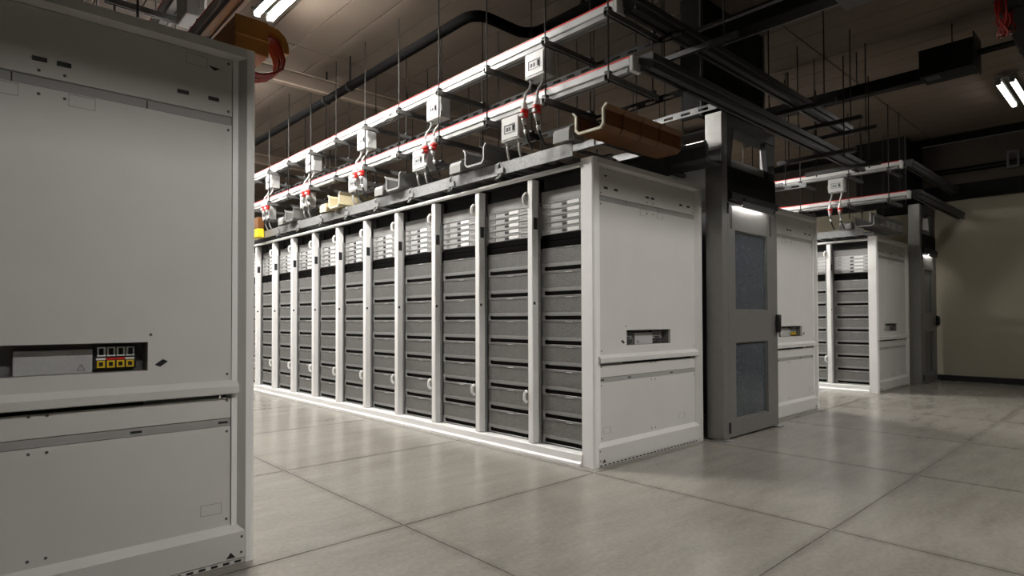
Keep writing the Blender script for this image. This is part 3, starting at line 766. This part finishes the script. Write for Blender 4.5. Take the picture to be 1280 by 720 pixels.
for q in (0.4, 1.7, 3.0):
    for e in (-0.15, 0.15): MB().cyl((q, e, -0.025), (q, e, ZC - 2.45), 0.006, 6).build('hanger_rod', ROD, dk)
    MB().box(q - 0.018, q + 0.018, -0.17, 0.17, -0.03, 0.0).build('hanger_strut', DSTEEL, dk)
t = thing('end_duct', 'bright yellow and orange duct piece far along the row beside the left cabinet edge', 'cable duct', (-0.16, 6.3, 2.34))
MB().box(0, 0.10, 0, 0.3, 0, 0.13, bev=0.01).build('yellow_body', YEL, t)
MB().box(0.0, 0.10, 0.0, 0.3, 0.135, 0.30, bev=0.01).build('orange_body', ORANGE, t)

# ladder tray deep over the long row
def ladder(label, X, y0, y1, z, wd, m):
    t = thing('cable_ladder', label, 'cable ladder', (X, y0, z), 0, 'cable ladders over the rack rows')
    L = y1 - y0
    for x in (0, wd): MB().box(x, x + 0.02, 0, L, 0, 0.07, bev=0.003).build('side_rail', m, t)
    r = MB().box(0.02, wd, 0, 0.045, 0.01, 0.03, bev=0.003).build('ladder_rung', m, t, (0, 0.1, 0))
    for i in range(1, int(L / 0.3)): copy_part(r, t, (0, 0.1 + i * 0.3, 0))
    return t
ladder('galvanised cable ladder showing above the end panel of the long row', 0.75, 0.12, 7.2, 2.66, 0.6, GALV)
ladder('galvanised cable ladder above the middle row right of the door', 2.95, 0.12, 4.0, 2.60, 0.6, GALV)

# ------------------------------------------------------------------ door frames closing the hot aisles
def aisle_door(label, loc, wd, full=True):
    t = thing('aisle_door', label, 'door', loc)
    P = 0.10
    x0, x1 = P, wd
    ZT = 2.98
    MB().box(0, P, 0, 0.165, 0.012, ZT, bev=0.004).build('left_post', DOORM, t)
    MB().box(wd - 0.03, wd + 0.0, 0.05, 0.165, 0.012, ZT, bev=0.004).build('right_post', DOORM, t)
    # leaf
    a, b = x0 + 0.006, wd - 0.008
    gl, gr = a + 0.135, b - 0.225
    leaf = MB()
    leaf.plate(a, b, 0.02, 1.03, 0.004, 0.05, (gl, gr, 0.17, 0.88))
    leaf.plate(a, b, 1.03, 2.17, 0.004, 0.05, (gl, gr, 1.18, 1.92))
    lf = leaf.build('door_leaf', DOORM, t)
    for z0, z1 in ((0.17, 0.88), (1.18, 1.92)):
        MB().box(gl, gr, 0.030, 0.036, z0, z1).build('glass_pane', GLASS, t)
        MB().plate(gl, gr, z0, z1, 0.018, 0.045, (gl + 0.012, gr - 0.012, z0 + 0.012, z1 - 0.012)).build('glazing_frame', DOORM, t)
    MB().plate(a + 0.012, b - 0.012, 1.032, 1.178, 0.0025, 0.005, (a + 0.015, b - 0.015, 1.035, 1.175)).build('rail_outline', DOORM, t)
    # handle and lock
    h = MB().box(b - 0.05, b + 0.02, -0.03, 0.004, 0.96, 1.14, bev=0.008).build('lock_case', BLACK, t)
    MB().tube([(b - 0.03, -0.025, 1.115), (b - 0.09, -0.06, 1.11), (b - 0.10, -0.065, 1.05), (b - 0.09, -0.06, 0.99), (b - 0.03, -0.025, 0.985)], 0.009, 8).build('pull_handle', BLACK, h)
    MB().box(b + 0.022, b + 0.04, -0.02, 0.01, 0.93, 1.06, bev=0.003).build('strike_plate', LABEL, h)
    for z in (0.06, 2.06):
        MB().box(x0 - 0.012, x0 + 0.012, -0.012, 0.006, z, z + 0.10, bev=0.004).build('hinge', BLACK, t)
    for xx, zz in ((x0 + 0.05, 1.93), (gr + 0.06, 1.93)):
        MB().plate(xx, xx + 0.03, zz, zz + 0.20, 0.001, 0.006, (xx + 0.004, xx + 0.026, zz + 0.004, zz + 0.196)).build('slot_plate', BLACK, t)
    # header and upper frame with an opening
    MB().box(P, wd - 0.03, 0.002, 0.16, 2.175, 2.50, bev=0.004).build('header_box', BLACKP, t)
    MB().box(P + 0.02, wd - 0.05, -0.035, 0.002, 2.19, 2.26, bev=0.006).build('closer_rail', BLACK, t)
    MB().box(P + 0.22, P + 0.42, -0.06, -0.01, 2.19, 2.225, bev=0.008).build('door_closer', BLACK, t)
    MB().prism([(P + 0.1, 2.50), (wd - 0.12, 2.50), (wd - 0.12, 2.60), (P + 0.1, 2.60)], 'y', 0.05, 0.07).build('sill_plate', DOORM, t)
    MB().prism([(P, 2.5), (P + 0.08, 2.5), (P + 0.15, 2.86), (P, 2.86)], 'y', 0.01, 0.06).build('gusset', DSTEEL, t)
    MB().prism([(wd - 0.03, 2.5), (wd - 0.17, 2.5), (wd - 0.24, 2.86), (wd - 0.03, 2.86)], 'y', 0.01, 0.06).build('gusset', DSTEEL, t)
    MB().box(P, wd - 0.03, 0.0, 0.16, 2.86, ZT, bev=0.004).build('top_beam', DSTEEL, t)
    MB().box(P, wd - 0.04, 0.75, 0.77, 2.3, 2.95).build('inner_baffle', PANEL, t)
    lamp = MB().box(P + 0.16, wd - 0.22, -0.060, -0.036, 2.155, 2.185, bev=0.004).build('added_lamp_housing', DGREY, t)  # lamp added under the header to brighten the lintel
    MB().box(P + 0.20, wd - 0.26, -0.057, -0.039, 2.1535, 2.156).build('added_lamp_strip', TUBE_D, lamp)
    MB().box(P + 0.16, wd - 0.22, -0.064, -0.0605, 2.128, 2.185).build('added_lamp_shade', DGREY, lamp)
    for xa in (-0.02, wd - 0.09):
        MB().box(xa, xa + 0.13, -0.035, 0.10, 0.0005, 0.011, bev=0.003).build('foot_plate', GALV, t)
    return t
aisle_door('grey steel door with two dark glass panes between the long row and middle row end panels', (1.60, -0.165, 0), 1.135)
aisle_door('far grey steel door in shadow against the beige wall', (8.16, -0.15, 0), 1.02)
# black containment chutes above the doors
def chute(label, x0, x1, y0, y1, z0):
    t = thing('containment_chute', label, 'partition', (x0, y0, z0))
    D, Wd, Hh = y1 - y0, x1 - x0, ZC - z0
    MB().box(0, Wd, 0, 0.03, 0, Hh - 0.002).build('front_sheet', BLACKP, t)
    MB().box(0, 0.03, 0.03, D, 0, Hh - 0.002).build('side_sheet', BLACKP, t)
    MB().box(Wd - 0.03, Wd, 0.03, D, 0, Hh - 0.002).build('side_sheet', BLACKP, t)
    MB().box(0.0, 0.05, -0.015, 0.0, 0, Hh - 0.002, bev=0.003).build('corner_trim', DSTEEL, t)
    MB().box(Wd - 0.05, Wd, -0.015, 0.0, 0, Hh - 0.002, bev=0.003).build('corner_trim', DSTEEL, t)
    return t
chute('black partition sheet rising from the grey door frame to the ceiling', 1.62, 2.95, 0.06, 0.26, 2.99)
chute('black partition sheet above the far door by the wall', 8.2, XW - 0.02, 0.06, 0.8, 2.99)

# ------------------------------------------------------------------ pipes, ducts and conduits overhead
def arc(c, a0, a1, r, n, ax, z):
    return [(c[0] + r * math.cos(a0 + (a1 - a0) * i / n), c[1] + r * math.sin(a0 + (a1 - a0) * i / n), z) for i in range(n + 1)]
t = thing('sprinkler_pipe', 'thick black pipe snaking under the ceiling above the long row', 'pipe', (0, 0, 0))
pts = [(-0.13, 12.4, 3.8), (-0.13, 1.42, 3.8)] + arc((0.03, 1.38), math.pi, 1.5 * math.pi, 0.16, 6, 0, 3.8)[1:] + [(0.34, 1.22, 3.8)] + arc((0.37, 1.06), 0.5 * math.pi, 0, 0.16, 6, 0, 3.8)[0:] + [(0.53, -2.4, 3.8)]
MB().tube(pts, 0.048, 12).build('pipe_run', PIPEM, t)
for y in (4.1, 3.5, 9.0):
    MB().tube([(-0.13, y - 0.02, 3.8), (-0.13, y + 0.02, 3.8)], 0.058, 12).build('pipe_collar', BLACKP, t)
    MB().cyl((-0.13, y, 3.87), (-0.13, y, ZC), 0.012, 6).build('hanger_rod', BLACKP, t)
for y in (0.55, 0.25):
    MB().tube([(0.53, y, 3.85), (0.53, y, 4.02), (0.56, y, 4.06)], 0.022, 8).build('riser_stub', BLACKP, t)
t = thing('overhead_duct', 'dark square duct with a junction box crossing the upper right ceiling', 'duct', (4.1, 0, 3.62))
MB().box(-0.07, 0.07, -1.14, 0.55, 0, 0.13, bev=0.006).build('duct_run', BLACKP, t)
bx = MB().box(-0.16, 0.16, -1.60, -1.14, 0.0, 0.28, bev=0.004).build('junction_box', BLACKP, t)
MB().box(-0.17, 0.17, -1.612, -1.60, -0.02, 0.33, bev=0.002).build('box_flange', BLACK, bx)
MB().box(-0.12, 0.02, -1.30, -1.18, -0.004, 0.0).build('box_vent', BLACK, bx)
for q in (-0.04, 0.0, 0.04):
    MB().tube([(q, -1.60, 0.16), (q + 0.02, -2.3, 0.17), (q, -4.2, 0.16)], 0.018, 7).build('cable_run', BLACKP, t)
for y in (-0.5, 0.3, -1.4): MB().cyl((0, y, 0.28 if y < -1.2 else 0.13), (0, y, ZC - 3.62), 0.006, 6).build('hanger_rod', ROD, t)
t = thing('overhead_duct', 'broad dark beam-like duct at the top centre, running out above the door', 'duct', (1.62, 0, 3.62))
MB().box(-0.09, 0.09, -3.4, 0.04, 0, 0.16, bev=0.008).build('duct_run', BLACKP, t)
MB().box(0.098, 0.112, -3.4, 0.04, 0.0, 0.02).build('edge_conduit', GALV, t)
MB().box(-0.112, -0.098, -3.4, 0.04, 0.1, 0.12).build('edge_conduit', GALV, t)
MB().box(-0.14, 0.14, -1.45, -1.15, -0.05, 0.0, bev=0.004).build('outlet_box', DGREY, t)
t = thing('wall_conduit', 'dark conduit and square box high on the beige wall', 'conduit', (XW, 0, 3.62))
for dz in (0, 0.06): MB().cyl((-0.05, YF, dz), (-0.05, 0.02, dz), 0.018, 8).build('conduit_run', BLACKP, t)
MB().plate(-1.29, -1.13, -0.06, 0.22, 0, 0.10, (-1.26, -1.16, -0.02, 0.18)).build('wall_box', DGREY, t)
c = t.children[-1]
for v in c.data.vertices: v.co = Vector((-v.co.y, v.co.x, v.co.z))
# struts along y under the cross busways, with rods
sh = thing('strut_hanger', 'x', 'hanger', (0, 0, 0))
MB().prism(strut_prof(0.0), 'y', -0.75, 0.02).build('strut', DSTEEL, sh)
for y in (-0.64, -0.1): MB().cyl((0, y, -0.06), (0, y, ZC - 3.218), 0.006, 6).build('threaded_rod', ROD, sh)
sh['group'] = 'strut hangers under the dark cross busways'
spots = [(0.75, 3.218), (2.72, 3.218), (3.45, 3.218), (3.93, 3.218)]
for k, (x, z) in enumerate(spots):
    l = 'black strut on thin rods under the upper cross busway, %s from the row corner' % ORD[k]
    if k == 0: sh.location = (x, 0, z); sh['label'] = l
    else: dup(sh, (x, 0, z), 0, l)
dup(sh, (3.0, -0.08, 2.776), 0, 'black strut hung under the lower cross busway just right of the door')
dup(sh, (3.75, -0.08, 2.776), 0, 'black strut hung under the lower cross busway above the middle end panel')
# loose hanger rods
hr = MB().cyl((0, 0, 0), (0, 0, 1.0), 0.006, 6).build('threaded_rod', ROD)
rods = [(0.742, 0.6), (1.38, 0.6), (0.742, 1.9), (1.38, 1.9), (0.742, 3.2), (1.38, 3.2), (0.742, 4.5), (1.38, 4.5), (0.742, 5.8), (1.38, 5.8), (3.0, 0.5), (3.6, 0.5), (3.0, 1.8), (3.6, 1.8), (4.3, 0.4), (4.3, 1.4), (5.0, 0.9), (5.6, 1.6), (6.9, 0.5), (7.5, 0.5), (7.9, 0.3)]
for k, (x, y) in enumerate(rods):
    o = hr if k == 0 else hr.copy()
    if k: COL.objects.link(o)
    if k < 10: tag(o, 'bare threaded rod on the %s side of the long row ladder, %s pair inward' % (('aisle', 'door')[k % 2], ORD[k // 2]), 'rod', 'bare threaded rods over the long row')
    elif k < 14: tag(o, 'bare threaded rod on the %s side of the middle row ladder, %s pair inward' % (('door', 'far')[k % 2], ORD[(k - 10) // 2]), 'rod', 'bare threaded rods over the middle row')
    else: tag(o, 'bare threaded rod hanging from the ceiling %s' % ('near the front right edge of the middle row', 'deep over the right edge of the middle row', 'over the second aisle near its middle', 'over the second aisle, deeper than its neighbour',
              'above the far rack beside its busways', 'above the farthest end cabinet', 'beside the far door frame top')[k - 14], 'rod', 'bare threaded rods toward the far row')
    o.location = (x, y, 2.67); o.scale = (1, 1, (ZC - 2.67))

# ------------------------------------------------------------------ orange duct with red cables over the left cabinet
t = thing('cable_duct', 'orange-brown cable duct end with a curved spout above the left cabinet corner', 'cable duct', (-2.335, 0.36, 2.50))
MB().prism([(-0.085, 0.17), (-0.085, 0.0), (0.085, 0.0), (0.085, 0.09), (0.079, 0.09), (0.079, 0.006), (-0.079, 0.006), (-0.079, 0.17)], 'y', 0.006, 0.8).build('duct_channel', ORANGE_LIT, t)
MB().box(-0.085, 0.085, 0, 0.006, 0, 0.18, bev=0.002).build('end_plate', ORANGE_LIT, t)
MB().box(-0.09, 0.09, -0.006, 0.03, 0.075, 0.088, bev=0.003).build('duct_rib', ORANGE_LIT, t)
MB().prism([(0.085, 0.175), (0.14, 0.168), (0.178, 0.14), (0.197, 0.10), (0.200, 0.05), (0.172, 0.05), (0.168, 0.09), (0.152, 0.118), (0.125, 0.137), (0.085, 0.142)], 'y', 0.01, 0.16).build('curved_spout', ORANGE_LIT, t)
t = thing('red_cables', 'bundle of red cables looping from the curved orange spout down to the left cabinet', 'cable', (-2.335, 0.36, 2.50))
for q in range(7):
    dy = 0.025 + q * 0.02
    j = random.uniform(-0.008, 0.008)
    p = [(-0.04, dy, 0.018), (0.0, dy, 0.05), (0.05, dy, 0.11), (0.10, dy, 0.122), (0.14, dy, 0.105), (0.165, dy, 0.06), (0.182 + j, dy, 0.02), (0.172 + j, dy, -0.03 + j), (0.13 + j, dy, -0.065 + j), (0.06, dy, -0.09 + j), (-0.06, dy, -0.10 + j * 0.5), (-0.2, dy, -0.11)]
    MB().tube(p, 0.0085, 6).build('red_cable', REDCABLE, t)
# right top: hanging cable coil with duct
t = thing('red_cables', 'loop of red cables hanging in the upper right corner', 'cable', (2.45, -2.05, 3.36))
for q in range(9):
    p = []
    r = 0.10 + random.uniform(-0.015, 0.02)
    dy = random.uniform(-0.03, 0.03)
    for a in range(13):
        an = math.pi * (1.0 + a / 12.0)
        p.append((r * 1.3 * math.cos(an), dy + 0.02 * math.sin(3 * an + q), 0.05 + r * 1.1 * math.sin(an) + random.uniform(-0.004, 0.004)))
    p = [(p[0][0] - 0.02, dy, 0.42)] + p + [(p[-1][0] + 0.02, dy, 0.42)]
    MB().tube(p, 0.007, 6).build('red_cable', REDCABLE, t)
duct('cable_duct', 'dark cable duct at the top right corner above the red cable loop', (2.30, -2.12, 3.50), 2.6, BLACKP, DSTEEL, ribs=2, spout=False)
